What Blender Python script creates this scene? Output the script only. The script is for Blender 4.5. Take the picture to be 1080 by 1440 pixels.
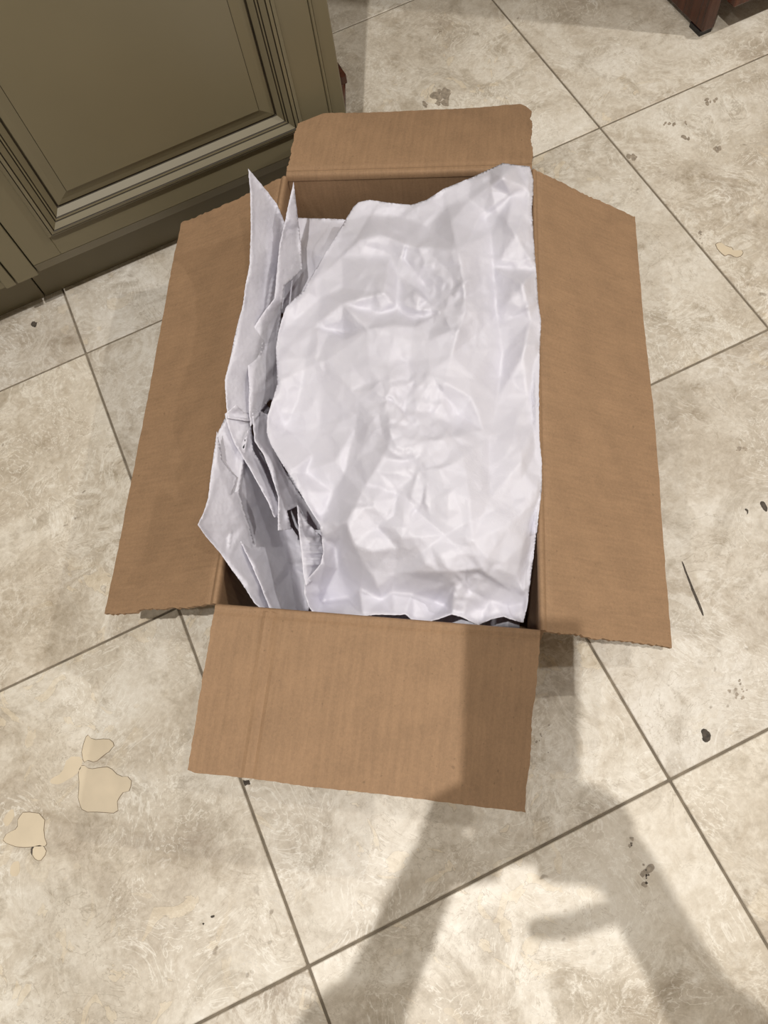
import bpy, bmesh, math, random
import numpy as np
from mathutils import Vector, Matrix
from mathutils.geometry import delaunay_2d_cdt

for o in list(bpy.data.objects):
    bpy.data.objects.remove(o, do_unlink=True)
scene = bpy.context.scene
COL = scene.collection

# ------------------------------------------------------------------ camera
# pose solved from the tile joints (0.457 m tiles), image 1080 x 1440, focal length 1081 px
F = 1081.0
RR = np.array([[0.90208778, -0.41945654, -0.10145866],
               [-0.42474023, -0.82135354, -0.38075464],
               [0.07637659, 0.38656768, -0.91909306]])      # rows: right, down, forward
CC = np.array([0.22380062, -0.86476229, 0.96355505])
cam_d = bpy.data.cameras.new('camera')
cam_d.sensor_fit = 'VERTICAL'
cam_d.sensor_height = 36.0
cam_d.lens = F / 1440.0 * 36.0
cam_d.clip_start = 0.005
cam = bpy.data.objects.new('camera', cam_d)
COL.objects.link(cam)
cam.matrix_world = Matrix((
    (RR[0][0], -RR[1][0], -RR[2][0], CC[0]),
    (RR[0][1], -RR[1][1], -RR[2][1], CC[1]),
    (RR[0][2], -RR[1][2], -RR[2][2], CC[2]),
    (0, 0, 0, 1)))
scene.camera = cam

def un(px, py, z=0.0):
    """point at height z seen at pixel (px, py)"""
    d = RR.T @ np.array([(px - 540) / F, (py - 720) / F, 1.0])
    return CC + d * ((z - CC[2]) / d[2])

# ------------------------------------------------------------------ light and exposure
world = bpy.data.worlds.new('world')
scene.world = world
world.use_nodes = True
world.node_tree.nodes['Background'].inputs[0].default_value = (0.9, 0.95, 1.0, 1)
world.node_tree.nodes['Background'].inputs[1].default_value = 0.0
vs = scene.view_settings
vs.view_transform = 'Standard'
vs.look = 'None'
vs.exposure = -0.55
vs.gamma = 1.0
vs.use_curve_mapping = False

CEIL = 2.45
# recessed ceiling lamps: (x, y, watts, lamp diameter, colour)
# each is placed from shadows in the photograph: 0 the arms and phone, 1 the front flap, 2 the strip beside the box, 3 the left flap
DOWNLIGHTS = [
    (-0.05, -1.05, 50.0, 0.022, (1.0, 0.97, 0.93)),
    (0.86, -1.00, 12.0, 0.06, (1.0, 0.97, 0.93)),
    (2.45, -1.02, 52.0, 0.06, (1.0, 0.97, 0.93)),
    (-0.96, -0.85, 14.0, 0.06, (1.0, 0.97, 0.93)),
]

# ------------------------------------------------------------------ helpers
def link(o, parent=None):
    COL.objects.link(o)
    if parent is not None:
        o.parent = parent
    return o

def tag(o, label=None, cat=None, group=None, kind=None):
    if label: o['label'] = label
    if cat: o['category'] = cat
    if group: o['group'] = group
    if kind: o['kind'] = kind
    return o

def empty(name, loc=(0, 0, 0)):
    o = bpy.data.objects.new(name, None)
    o.empty_display_size = 0.05
    o.location = loc
    return link(o)

def mesh_obj(name, verts, faces, mats, parent=None, smooth=False, mat_idx=None, uvs=None):
    me = bpy.data.meshes.new(name)
    me.from_pydata([tuple(map(float, v)) for v in verts], [], [tuple(int(i) for i in f) for f in faces])
    if not isinstance(mats, (list, tuple)):
        mats = [mats]
    for m in mats:
        me.materials.append(m)
    if mat_idx is not None:
        me.polygons.foreach_set('material_index', list(mat_idx))
    if smooth:
        me.polygons.foreach_set('use_smooth', [True] * len(me.polygons))
    if uvs is not None:
        layer = me.uv_layers.new(name='uv')
        for lp in me.loops:
            layer.data[lp.index].uv = uvs[lp.vertex_index]
    me.update()
    o = bpy.data.objects.new(name, me)
    link(o)
    if parent is not None:
        o.parent = parent
        o.matrix_parent_inverse = Matrix.Translation(-parent.location)
    return o

def bm_obj(name, bm, mats, parent=None, smooth=False):
    me = bpy.data.meshes.new(name)
    bm.normal_update()
    bm.to_mesh(me); bm.free()
    if not isinstance(mats, (list, tuple)):
        mats = [mats]
    for m in mats:
        me.materials.append(m)
    if smooth:
        me.polygons.foreach_set('use_smooth', [True] * len(me.polygons))
    o = bpy.data.objects.new(name, me)
    link(o)
    if parent is not None:
        o.parent = parent
        o.matrix_parent_inverse = Matrix.Translation(-parent.location)
    return o

def box_bm(x0, x1, y0, y1, z0, z1, bevel=0.0, seg=2):
    bm = bmesh.new()
    v = [bm.verts.new(p) for p in [(x0, y0, z0), (x1, y0, z0), (x1, y1, z0), (x0, y1, z0),
                                   (x0, y0, z1), (x1, y0, z1), (x1, y1, z1), (x0, y1, z1)]]
    for f in [(0, 3, 2, 1), (4, 5, 6, 7), (0, 1, 5, 4), (1, 2, 6, 5), (2, 3, 7, 6), (3, 0, 4, 7)]:
        bm.faces.new([v[i] for i in f])
    if bevel:
        bmesh.ops.bevel(bm, geom=list(bm.edges), offset=bevel, segments=seg, affect='EDGES', profile=0.5)
    return bm

def box(name, x0, x1, y0, y1, z0, z1, mat, parent=None, bevel=0.0, seg=2):
    return bm_obj(name, box_bm(x0, x1, y0, y1, z0, z1, bevel, seg), mat, parent)

# ------------------------------------------------------------------ materials
class NT:
    def __init__(self, name):
        self.m = bpy.data.materials.new(name)
        self.m.use_nodes = True
        self.t = self.m.node_tree
        self.b = self.t.nodes['Principled BSDF']
    def n(self, typ, **kw):
        nd = self.t.nodes.new(typ)
        for k, v in kw.items():
            if k in nd.inputs.keys():
                nd.inputs[k].default_value = v
            else:
                setattr(nd, k, v)
        return nd
    def l(self, a, b):
        self.t.links.new(a, b)
    def setv(self, sock, v):
        if hasattr(v, 'links') or hasattr(v, 'is_output'):
            self.l(v, sock)
        else:
            sock.default_value = v
    def math(self, op, a, b=None, c=None, clamp=False):
        nd = self.t.nodes.new('ShaderNodeMath')
        nd.operation = op; nd.use_clamp = clamp
        for i, v in enumerate((a, b, c)):
            if v is not None:
                self.setv(nd.inputs[i], v)
        return nd.outputs[0]
    def ramp(self, fac, stops, interp='LINEAR'):
        nd = self.t.nodes.new('ShaderNodeValToRGB')
        cr = nd.color_ramp; cr.interpolation = interp
        while len(cr.elements) > 1:
            cr.elements.remove(cr.elements[-1])
        for i, (p, c) in enumerate(stops):
            e = cr.elements[0] if i == 0 else cr.elements.new(p)
            e.position = p
            e.color = (c, c, c, 1) if isinstance(c, (int, float)) else (*c, 1)
        self.l(fac, nd.inputs[0])
        return nd.outputs[0]
    def mix(self, fac, a, b, mode='MIX'):
        nd = self.t.nodes.new('ShaderNodeMix')
        nd.data_type = 'RGBA'; nd.blend_type = mode
        self.setv(nd.inputs[0], fac)
        for s, v in ((nd.inputs[6], a), (nd.inputs[7], b)):
            if isinstance(v, tuple):
                s.default_value = (*v, 1)
            else:
                self.l(v, s)
        return nd.outputs[2]
    def noise(self, vec, scale, detail=4, rough=0.5, dist=0.0):
        nd = self.t.nodes.new('ShaderNodeTexNoise')
        nd.inputs['Scale'].default_value = scale
        nd.inputs['Detail'].default_value = detail
        nd.inputs['Roughness'].default_value = rough
        nd.inputs['Distortion'].default_value = dist
        if vec is not None:
            self.l(vec, nd.inputs['Vector'])
        return nd.outputs[0]
    def bump(self, h, strength, dist):
        nd = self.t.nodes.new('ShaderNodeBump')
        nd.inputs['Strength'].default_value = strength
        nd.inputs['Distance'].default_value = dist
        self.l(h, nd.inputs['Height'])
        self.l(nd.outputs[0], self.b.inputs['Normal'])
    def scalevec(self, vec, s):
        nd = self.t.nodes.new('ShaderNodeVectorMath'); nd.operation = 'MULTIPLY'
        self.l(vec, nd.inputs[0]); nd.inputs[1].default_value = s
        return nd.outputs[0]

def simple(name, col, rough=0.5, metal=0.0, noise=0.0, nscale=20):
    k = NT(name)
    k.b.inputs['Roughness'].default_value = rough
    k.b.inputs['Metallic'].default_value = metal
    tc = k.n('ShaderNodeTexCoord')
    nz = k.noise(tc.outputs['Object'], nscale, 4)
    lo = tuple(c * (1 - noise) for c in col); hi = tuple(min(1, c * (1 + noise)) for c in col)
    k.l(k.ramp(nz, [(0.3, lo), (0.7, hi)]), k.b.inputs['Base Color'])
    return k.m

def mat_travertine():
    k = NT('travertine')
    tc = k.n('ShaderNodeTexCoord'); oi = k.n('ShaderNodeObjectInfo')
    off = k.n('ShaderNodeCombineXYZ')
    k.l(k.math('MULTIPLY', oi.outputs['Random'], 53.0), off.inputs[0])
    k.l(k.math('MULTIPLY', oi.outputs['Random'], 117.0), off.inputs[1])
    k.l(k.math('MULTIPLY', oi.outputs['Random'], 31.0), off.inputs[2])
    add = k.n('ShaderNodeVectorMath'); add.operation = 'ADD'
    k.l(tc.outputs['Object'], add.inputs[0]); k.l(off.outputs[0], add.inputs[1])
    v = add.outputs[0]
    big = k.noise(v, 4.5, 9, 0.62, 1.0)
    base = k.ramp(big, [(0.30, (0.385, 0.33, 0.27)), (0.44, (0.54, 0.485, 0.41)), (0.54, (0.635, 0.585, 0.51)), (0.70, (0.76, 0.725, 0.665))])
    # cloudy grey-tan veins
    mid = k.noise(v, 10.0, 11, 0.68, 1.4)
    cl = k.ramp(mid, [(0.36, 1.0), (0.49, 0.0)])
    base = k.mix(k.math('MULTIPLY', cl, 0.55), base, (0.34, 0.29, 0.225))
    # pale swirling bands, ragged
    sw = k.noise(v, 13.0, 11, 0.68, 1.9)
    swl = k.ramp(k.math('ABSOLUTE', k.math('SUBTRACT', sw, 0.52)), [(0.0, 1.0), (0.05, 0.0)])
    msk = k.ramp(k.noise(v, 5.0, 3, 0.5, 0.5), [(0.40, 0.0), (0.58, 1.0)])
    base = k.mix(k.math('MULTIPLY', k.math('MULTIPLY', swl, msk), 0.45), base, (0.84, 0.81, 0.75))
    # agate-like contour lines
    ag = k.noise(v, 11.0, 5, 0.58, 1.5)
    fr = k.math('ABSOLUTE', k.math('SUBTRACT', k.math('FRACT', k.math('MULTIPLY', ag, 13.0)), 0.5))
    al = k.ramp(fr, [(0.0, 1.0), (0.13, 0.0)])
    am = k.ramp(k.noise(v, 8.0, 3, 0.5, 0.4), [(0.42, 0.0), (0.54, 1.0)])
    base = k.mix(k.math('MULTIPLY', k.math('MULTIPLY', al, am), 0.55), base, (0.86, 0.835, 0.78))
    dl = k.ramp(k.math('ABSOLUTE', k.math('SUBTRACT', k.math('FRACT', k.math('MULTIPLY', ag, 9.0)), 0.5)), [(0.0, 1.0), (0.065, 0.0)])
    dm = k.ramp(k.noise(v, 6.0, 3, 0.5, 0.4), [(0.48, 0.0), (0.58, 1.0)])
    base = k.mix(k.math('MULTIPLY', k.math('MULTIPLY', dl, dm), 0.45), base, (0.27, 0.22, 0.16))
    # fine mottling
    fm = k.noise(v, 46.0, 10, 0.78, 0.9)
    base = k.mix(0.50, base, k.ramp(fm, [(0.34, (0.24, 0.22, 0.19)), (0.5, (0.5, 0.5, 0.49)), (0.66, (0.80, 0.79, 0.77))]), 'SOFT_LIGHT')
    # small cream islands with thin brown rims
    isl = k.noise(v, 17.0, 5, 0.5, 1.8)
    im = k.ramp(k.noise(v, 3.1, 2, 0.5, 0.3), [(0.50, 0.0), (0.60, 1.0)])
    rim = k.ramp(k.math('ABSOLUTE', k.math('SUBTRACT', isl, 0.60)), [(0.0, 1.0), (0.007, 0.0)])
    fill = k.ramp(isl, [(0.60, 0.0), (0.61, 1.0)])
    base = k.mix(k.math('MULTIPLY', k.math('MULTIPLY', fill, im), 0.35), base, (0.72, 0.61, 0.44))
    base = k.mix(k.math('MULTIPLY', k.math('MULTIPLY', rim, im), 0.40), base, (0.20, 0.15, 0.10))
    # hairline contours
    hl = k.noise(v, 24.0, 6, 0.6, 2.2)
    hr = k.ramp(k.math('ABSOLUTE', k.math('SUBTRACT', hl, 0.5)), [(0.0, 1.0), (0.010, 0.0)])
    hm = k.ramp(k.noise(v, 6.5, 3), [(0.47, 0.0), (0.58, 1.0)])
    base = k.mix(k.math('MULTIPLY', k.math('MULTIPLY', hr, hm), 0.42), base, (0.27, 0.21, 0.145))
    # pits
    vo = k.n('ShaderNodeTexVoronoi'); vo.inputs['Scale'].default_value = 42.0
    wv = k.n('ShaderNodeVectorMath'); wv.operation = 'ADD'
    nzv = k.n('ShaderNodeTexNoise'); nzv.inputs['Scale'].default_value = 60.0
    k.l(v, nzv.inputs['Vector'])
    k.l(v, wv.inputs[0]); k.l(k.scalevec(nzv.outputs['Color'], (0.02, 0.02, 0.0)), wv.inputs[1])
    k.l(wv.outputs[0], vo.inputs['Vector'])
    pit = k.ramp(vo.outputs['Distance'], [(0.08, 1.0), (0.16, 0.0)])
    pm = k.ramp(k.noise(v, 8.0, 3), [(0.58, 0.0), (0.66, 1.0)])
    pit = k.math('MULTIPLY', pit, pm)
    base = k.mix(k.math('MULTIPLY', pit, 0.6), base, (0.16, 0.12, 0.08))
    # grain and the shade of each slab
    gr = k.noise(v, 130.0, 4, 0.7)
    base = k.mix(0.5, base, k.ramp(gr, [(0.3, (0.32, 0.30, 0.27)), (0.7, (0.80, 0.78, 0.75))]), 'SOFT_LIGHT')
    tone = k.ramp(oi.outputs['Random'], [(0.0, (0.91, 0.90, 0.89)), (0.5, (1.0, 0.99, 0.96)), (1.0, (1.06, 1.04, 1.0))])
    base = k.mix(1.0, base, tone, 'MULTIPLY')
    k.l(base, k.b.inputs['Base Color'])
    k.l(k.ramp(mid, [(0.3, 0.42), (0.7, 0.32)]), k.b.inputs['Roughness'])
    k.b.inputs['Specular IOR Level'].default_value = 0.35
    k.bump(k.math('SUBTRACT', k.math('MULTIPLY', gr, 0.15), pit), 0.25, 0.0008)
    return k.m

def mat_card(name, tint, stripe=0.0075, samt=0.5, along='u'):
    """kraft liner board; UV in metres, u along the fold, v outward"""
    k = NT(name)
    uv = k.n('ShaderNodeUVMap'); uv.uv_map = 'uv'
    sep = k.n('ShaderNodeSeparateXYZ'); k.l(uv.outputs[0], sep.inputs[0])
    co = sep.outputs[0] if along == 'u' else sep.outputs[1]
    wob = k.noise(uv.outputs[0], 14.0, 2)
    ph = k.math('MULTIPLY', k.math('ADD', co, k.math('MULTIPLY', wob, 0.003)), 2 * math.pi / stripe)
    wave = k.math('MULTIPLY_ADD', k.math('SINE', ph), 0.5, 0.5)
    fib = k.noise(k.scalevec(uv.outputs[0], (1.0, 1.0, 1.0)), 320.0, 6, 0.75, 0.6)
    mot = k.noise(uv.outputs[0], 30.0, 6, 0.6, 0.4)
    long_s = (260.0, 22.0, 1.0) if along == 'u' else (22.0, 260.0, 1.0)
    streak = k.noise(k.scalevec(uv.outputs[0], long_s), 1.0, 3, 0.6)
    d = tuple(c * 0.80 for c in tint); h = tuple(min(1, c * 1.16) for c in tint)
    base = k.ramp(mot, [(0.3, d), (0.7, h)])
    base = k.mix(0.42, base, k.ramp(fib, [(0.3, tuple(c * 0.62 for c in tint)), (0.72, tuple(min(1, c * 1.35) for c in tint))]))
    base = k.mix(0.22, base, k.ramp(streak, [(0.35, tuple(c * 0.72 for c in tint)), (0.7, tuple(min(1, c * 1.25) for c in tint))]))
    base = k.mix(k.math('MULTIPLY', wave, 0.16 * samt), base, tuple(min(1, c * 1.5) for c in tint))
    spk = k.ramp(k.noise(uv.outputs[0], 190.0, 1), [(0.74, 0.0), (0.77, 1.0)])
    base = k.mix(k.math('MULTIPLY', spk, 0.35), base, tuple(c * 0.4 for c in tint))
    k.l(base, k.b.inputs['Base Color'])
    k.b.inputs['Roughness'].default_value = 0.72
    k.b.inputs['Specular IOR Level'].default_value = 0.3
    hgt = k.math('ADD', k.math('MULTIPLY', wave, samt), k.math('MULTIPLY', fib, 0.35))
    k.bump(hgt, 0.35, 0.0006)
    return k.m

def mat_card_edge():
    k = NT('corrugated_edge')
    uv = k.n('ShaderNodeUVMap'); uv.uv_map = 'uv'
    sep = k.n('ShaderNodeSeparateXYZ'); k.l(uv.outputs[0], sep.inputs[0])
    s = k.math('ADD', sep.outputs[0], sep.outputs[1])
    w = k.math('MULTIPLY_ADD', k.math('SINE', k.math('MULTIPLY', s, 2 * math.pi / 0.0065)), 0.5, 0.5)
    k.l(k.mix(w, (0.26, 0.16, 0.089), (0.32, 0.20, 0.112)), k.b.inputs['Base Color'])
    k.b.inputs['Roughness'].default_value = 0.9
    k.bump(w, 0.6, 0.001)
    return k.m

def mat_paper():
    k = NT('packing_paper_white')
    tc = k.n('ShaderNodeTexCoord')
    fine = k.noise(tc.outputs['Object'], 260.0, 4, 0.6)
    med = k.noise(tc.outputs['Object'], 34.0, 6, 0.62, 0.8)
    k.l(k.ramp(med, [(0.3, (0.71, 0.70, 0.77)), (0.7, (0.755, 0.745, 0.81))]), k.b.inputs['Base Color'])
    k.b.inputs['Roughness'].default_value = 0.50
    k.b.inputs['Specular IOR Level'].default_value = 0.6
    crk = k.noise(tc.outputs['Object'], 55.0, 5, 0.6, 1.6)
    cr = k.ramp(k.math('ABSOLUTE', k.math('SUBTRACT', crk, 0.5)), [(0.0, 1.0), (0.05, 0.0)])
    cm = k.ramp(k.noise(tc.outputs['Object'], 13.0, 3), [(0.5, 0.0), (0.62, 1.0)])
    h = k.math('ADD', k.math('MULTIPLY', k.math('MULTIPLY', cr, cm), 0.5), k.math('MULTIPLY', med, 0.8))
    h = k.math('ADD', h, k.math('MULTIPLY', fine, 0.06))
    k.bump(h, 0.16, 0.0018)
    # thin sheet lets a little light through
    tr = k.n('ShaderNodeBsdfTranslucent'); tr.inputs[0].default_value = (0.74, 0.58, 0.64, 1)
    mx = k.n('ShaderNodeMixShader'); mx.inputs[0].default_value = 0.16
    out = k.t.nodes['Material Output']
    k.l(k.b.outputs[0], mx.inputs[1]); k.l(tr.outputs[0], mx.inputs[2]); k.l(mx.outputs[0], out.inputs[0])
    return k.m

def mat_wood(name, c0, c1, rough=0.25, axis=2):
    k = NT(name)
    tc = k.n('ShaderNodeTexCoord')
    s = [60.0, 60.0, 60.0]; s[axis] = 4.0
    nz = k.noise(k.scalevec(tc.outputs['Object'], tuple(s)), 1.0, 5, 0.6, 0.6)
    k.l(k.ramp(nz, [(0.3, c0), (0.7, c1)]), k.b.inputs['Base Color'])
    k.b.inputs['Roughness'].default_value = rough
    return k.m

M = {}
M['trav'] = mat_travertine()
M['grout'] = simple('grout', (0.20, 0.165, 0.12), 0.9, 0, 0.25, 60)
M['card_long'] = mat_card('kraft_card_side', (0.30, 0.185, 0.103), 0.0095, 0.15, 'u')
M['card_end'] = mat_card('kraft_card_end', (0.30, 0.185, 0.103), 0.0112, 0.42, 'u')
M['card_wall'] = mat_card('kraft_card_wall', (0.30, 0.185, 0.103), 0.0075, 0.4, 'u')
M['edge'] = mat_card_edge()
M['paper'] = mat_paper()
M['olive'] = simple('olive_paint', (0.168, 0.142, 0.084), 0.42, 0, 0.05, 5)
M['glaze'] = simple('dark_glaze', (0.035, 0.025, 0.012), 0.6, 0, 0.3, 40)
M['wood'] = mat_wood('red_brown_wood', (0.028, 0.008, 0.004), (0.10, 0.028, 0.012), 0.22)
M['wall'] = simple('wall_paint', (0.50, 0.46, 0.40), 0.8, 0, 0.03, 3)
M['ceil'] = simple('ceiling_paint', (0.72, 0.70, 0.66), 0.85, 0, 0.02, 3)
M['stone'] = simple('worktop_stone', (0.16, 0.13, 0.10), 0.2, 0, 0.4, 40)
M['fillr'] = simple('cream_filler', (0.66, 0.56, 0.41), 0.35, 0, 0.06, 30)
M['rim'] = simple('filler_rim', (0.19, 0.14, 0.085), 0.6, 0, 0.3, 80)
M['pit'] = simple('dark_pit', (0.07, 0.056, 0.042), 0.8, 0, 0.5, 200)
M['brown'] = simple('brown_stain', (0.33, 0.275, 0.21), 0.5, 0, 0.3, 160)
M['metal'] = simple('white_trim', (0.8, 0.8, 0.78), 0.4)
M['black'] = simple('black_glass', (0.01, 0.01, 0.012), 0.1)
M['skin'] = simple('skin', (0.55, 0.33, 0.24), 0.5, 0, 0.06, 12)
M['knit'] = simple('grey_knit', (0.12, 0.125, 0.14), 0.9, 0, 0.15, 150)
M['denim'] = simple('dark_denim', (0.035, 0.05, 0.09), 0.85, 0, 0.2, 200)
M['hair'] = simple('brown_hair', (0.05, 0.03, 0.018), 0.5, 0, 0.3, 60)
M['sole'] = simple('shoe_white', (0.6, 0.6, 0.6), 0.6)

M['lamp'] = simple('lamp_diffuser', (0.85, 0.85, 0.82), 0.4)

# ------------------------------------------------------------------ room shell
TS = 0.457
I0, I1, J0, J1 = -6, 8, -6, 5            # tile index ranges (x = i*TS, y = -j*TS)
X0, X1 = I0 * TS, I1 * TS
Y0, Y1 = -J1 * TS, -J0 * TS
floor = box('floor', X0, X1, Y0, Y1, -0.06, -0.0018, M['grout'])
tag(floor, 'beige travertine tiled floor with dark grout joints', kind='structure')
JW = 0.0032
tb = box_bm(-TS / 2 + JW / 2, TS / 2 - JW / 2, -TS / 2 + JW / 2, TS / 2 - JW / 2, -0.009, 0.0, 0.0009, 1)
tile_me = bpy.data.meshes.new('tile'); tb.to_mesh(tile_me); tb.free()
tile_me.materials.append(M['trav'])
TILES = {}
for j in range(J0, J1):
    for i in range(I0, I1):
        o = bpy.data.objects.new('tile', tile_me)
        o.location = ((i + 0.5) * TS, -(j + 0.5) * TS, 0)
        link(o, floor)
        TILES[(i, j)] = o
tag(box('ceiling', X0, X1, Y0, Y1, CEIL, CEIL + 0.06, M['ceil']), 'plain off-white ceiling', kind='structure')
tag(box('wall_left', X0 - 0.08, X0, Y0, Y1, -0.06, CEIL, M['wall']), 'plain painted wall', kind='structure')
tag(box('wall_right', X1, X1 + 0.08, Y0, Y1, -0.06, CEIL, M['wall']), 'plain painted wall', kind='structure')
tag(box('wall_back', X0, X1, Y1, Y1 + 0.08, -0.06, CEIL, M['wall']), 'plain painted wall', kind='structure')
tag(box('wall_front', X0, X1, Y0 - 0.08, Y0, -0.06, CEIL, M['wall']), 'plain painted wall', kind='structure')

# ------------------------------------------------------------------ ceiling lamps
LW = ['above the person holding the phone', 'above the floor beside the box side flap',
      'beyond the sideboard, farthest from the person', 'in front of the olive cabinet']
LN = ['ceiling_lamp_over_person_offscreen', 'ceiling_lamp_beside_box_offscreen', 'ceiling_lamp_beyond_sideboard_offscreen', 'ceiling_lamp_by_cabinet_offscreen']
for q, (lx, ly, pw, dia, col) in enumerate(DOWNLIGHTS):
    root = empty('downlight', (lx, ly, CEIL))
    tag(root, 'round recessed ceiling lamp ' + LW[q], 'ceiling lamp', 'recessed ceiling lamps')
    bm = bmesh.new()
    n = 40
    prof = [(0.040, -0.001), (0.042, -0.005), (0.062, -0.006), (0.066, -0.003), (0.066, 0.0)]
    rings = [[bm.verts.new((lx + r * math.cos(2 * math.pi * a / n), ly + r * math.sin(2 * math.pi * a / n), CEIL + z)) for a in range(n)] for r, z in prof]
    for a in range(len(prof) - 1):
        for b in range(n):
            bm.faces.new([rings[a][b], rings[a][(b + 1) % n], rings[a + 1][(b + 1) % n], rings[a + 1][b]])
    bm_obj('trim_ring', bm, M['metal'], root, True)
    bm = bmesh.new()
    bmesh.ops.create_cone(bm, cap_ends=True, segments=n, radius1=0.041, radius2=0.041, depth=0.002,
                          matrix=Matrix.Translation((lx, ly, CEIL - 0.0015)))
    bm_obj('lens', bm, M['lamp'], root)
    ld = bpy.data.lights.new(LN[q], 'AREA')
    ld.shape = 'DISK'; ld.size = dia; ld.energy = pw; ld.color = col
    lo = bpy.data.objects.new(LN[q], ld)
    lo.location = (0, 0, -0.012)
    link(lo, root)

# ------------------------------------------------------------------ cardboard box
H = 0.20
TH = 0.0042
cFL = un(303, 848, H); cFR = un(760, 885, H); cBR = un(748, 236, H); cBL = un(402, 246, H)
ctr = (cFL + cFR + cBR + cBL) / 4
carton = empty('cardboard_box', (ctr[0], ctr[1], 0))
tag(carton, 'open brown cardboard box with folded-out flaps standing on the tiled floor', 'box')

def sheet_mesh(name, P, nu, nv, mat, parent, th, uscale, vscale, down=True, vlist=None):
    """board of thickness th; P(u,v)->3D top face. edges get the corrugated material"""
    us = np.linspace(0, 1, nu + 1); vs_ = np.linspace(0, 1, nv + 1) if vlist is None else np.array(vlist)
    nv = len(vs_) - 1
    top = np.array([[P(u, v) for v in vs_] for u in us])
    du = np.gradient(top, axis=0); dv = np.gradient(top, axis=1)
    nrm = np.cross(du, dv); nrm /= (np.linalg.norm(nrm, axis=2, keepdims=True) + 1e-12)
    if (nrm[..., 2].mean() > 0) == down:
        nrm = -nrm
    bot = top + nrm * th
    k = (nu + 1) * (nv + 1)
    verts = list(top.reshape(-1, 3)) + list(bot.reshape(-1, 3))
    uvs = [(u * uscale, v * vscale) for u in us for v in vs_] * 2
    idx = lambda i, j: i * (nv + 1) + j
    faces, mi = [], []
    for i in range(nu):
        for j in range(nv):
            a, b, c, d = idx(i, j), idx(i + 1, j), idx(i + 1, j + 1), idx(i, j + 1)
            faces.append((a, b, c, d)); mi.append(0)
            faces.append((a + k, d + k, c + k, b + k)); mi.append(0)
    ring = [idx(i, 0) for i in range(nu)] + [idx(nu, j) for j in range(nv)] + \
           [idx(i, nv) for i in range(nu, 0, -1)] + [idx(0, j) for j in range(nv, 0, -1)]
    for a, b in zip(ring, ring[1:] + ring[:1]):
        faces.append((b, a, a + k, b + k)); mi.append(0 if (vlist is not None and a % (nv + 1) == 0 and b % (nv + 1) == 0) else 1)
    o = mesh_obj(name, verts, faces, [mat, M['edge']], parent, False, mi, uvs)
    bm = bmesh.new(); bm.from_mesh(o.data)
    bmesh.ops.recalc_face_normals(bm, faces=bm.faces); bm.to_mesh(o.data); bm.free()
    return o

rng = np.random.RandomState(7)
def jag(seed, n=90, amp=1.0):
    r = np.random.RandomState(seed)
    a = r.uniform(-1, 1, n + 1)
    b = np.interp(np.linspace(0, 1, n + 1), np.linspace(0, 1, 9), r.uniform(-1, 1, 9))
    def f(t):
        return amp * (0.55 * np.interp(t, np.linspace(0, 1, n + 1), a) + 0.8 * np.interp(t, np.linspace(0, 1, n + 1), b))
    return f

def flap(name, h0, h1, o0, o1, mat, seed, vmax=None, sag=0.0, uj=0.0025, vj=0.0012, crease=None, wav=0.0015, fold=0.006):
    h0, h1, o0, o1 = map(np.array, (h0, h1, o0, o1))
    W = np.linalg.norm(h1 - h0); D = np.linalg.norm(o0 - h0)
    ja, jb, jc = jag(seed), jag(seed + 1), jag(seed + 2)
    NRM = np.cross(h1 - h0, o0 - h0); NRM /= np.linalg.norm(NRM)
    if NRM[2] < 0: NRM = -NRM
    VB, RB = 0.10, 0.0055
    def P(u, v):
        vm = vmax(u) if vmax else 1.0
        if v < VB:                       # board rolls over the rim down onto the inner wall face
            t = v / VB
            hp = h0 * (1 - u) + h1 * u
            dr = (o0 * (1 - u) + o1 * u) - hp
            dr = dr / np.linalg.norm(dr)
            A = hp - dr * 0.0012 * np.array([1, 1, 0]) - np.array([0, 0, 0.010]); Bq = hp + dr * RB
            Hq = hp - dr * 0.0012 * np.array([1, 1, 0]) + np.array([0, 0, 0.001])
            return (1 - t) ** 2 * A + 2 * t * (1 - t) * Hq + t * t * Bq
        v = RB / D + (v - VB) / (1 - VB) * (1 - RB / D)
        vv = v * vm + (vj / D) * jc(u) * v
        e0 = uj / W * ja(v) * (1 - u) ** 8 * min(1, v * 8)
        e1 = uj / W * jb(v) * u ** 8 * min(1, v * 8)
        uu = u + e0 + e1
        p = (h0 * (1 - uu) + h1 * uu) * (1 - vv) + (o0 * (1 - uu) + o1 * uu) * vv
        d = vv * D
        # score line: a shallow rounded shoulder where the board folds
        p = p + NRM * (-0.0014 * math.exp(-((d - RB - 0.003) / 0.0035) ** 2) * min(1, max(0, (d - RB) / 0.002)))
        p = p + NRM * (sag * math.sin(math.pi * min(1, max(0, vv))) * 1.0)
        p = p + NRM * wav * (math.sin(5.1 * uu + seed) * vv + 0.5 * math.sin(13 * uu + 2.0 * seed + 3 * vv) * vv)
        if crease:
            p = p + NRM * crease(uu, vv)
        return p
    return sheet_mesh(name, P, 84, 44, mat, carton, TH, W, D, vlist=list(np.linspace(0, VB, 9)[:-1]) + list(np.linspace(VB, 1, 48)))

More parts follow.
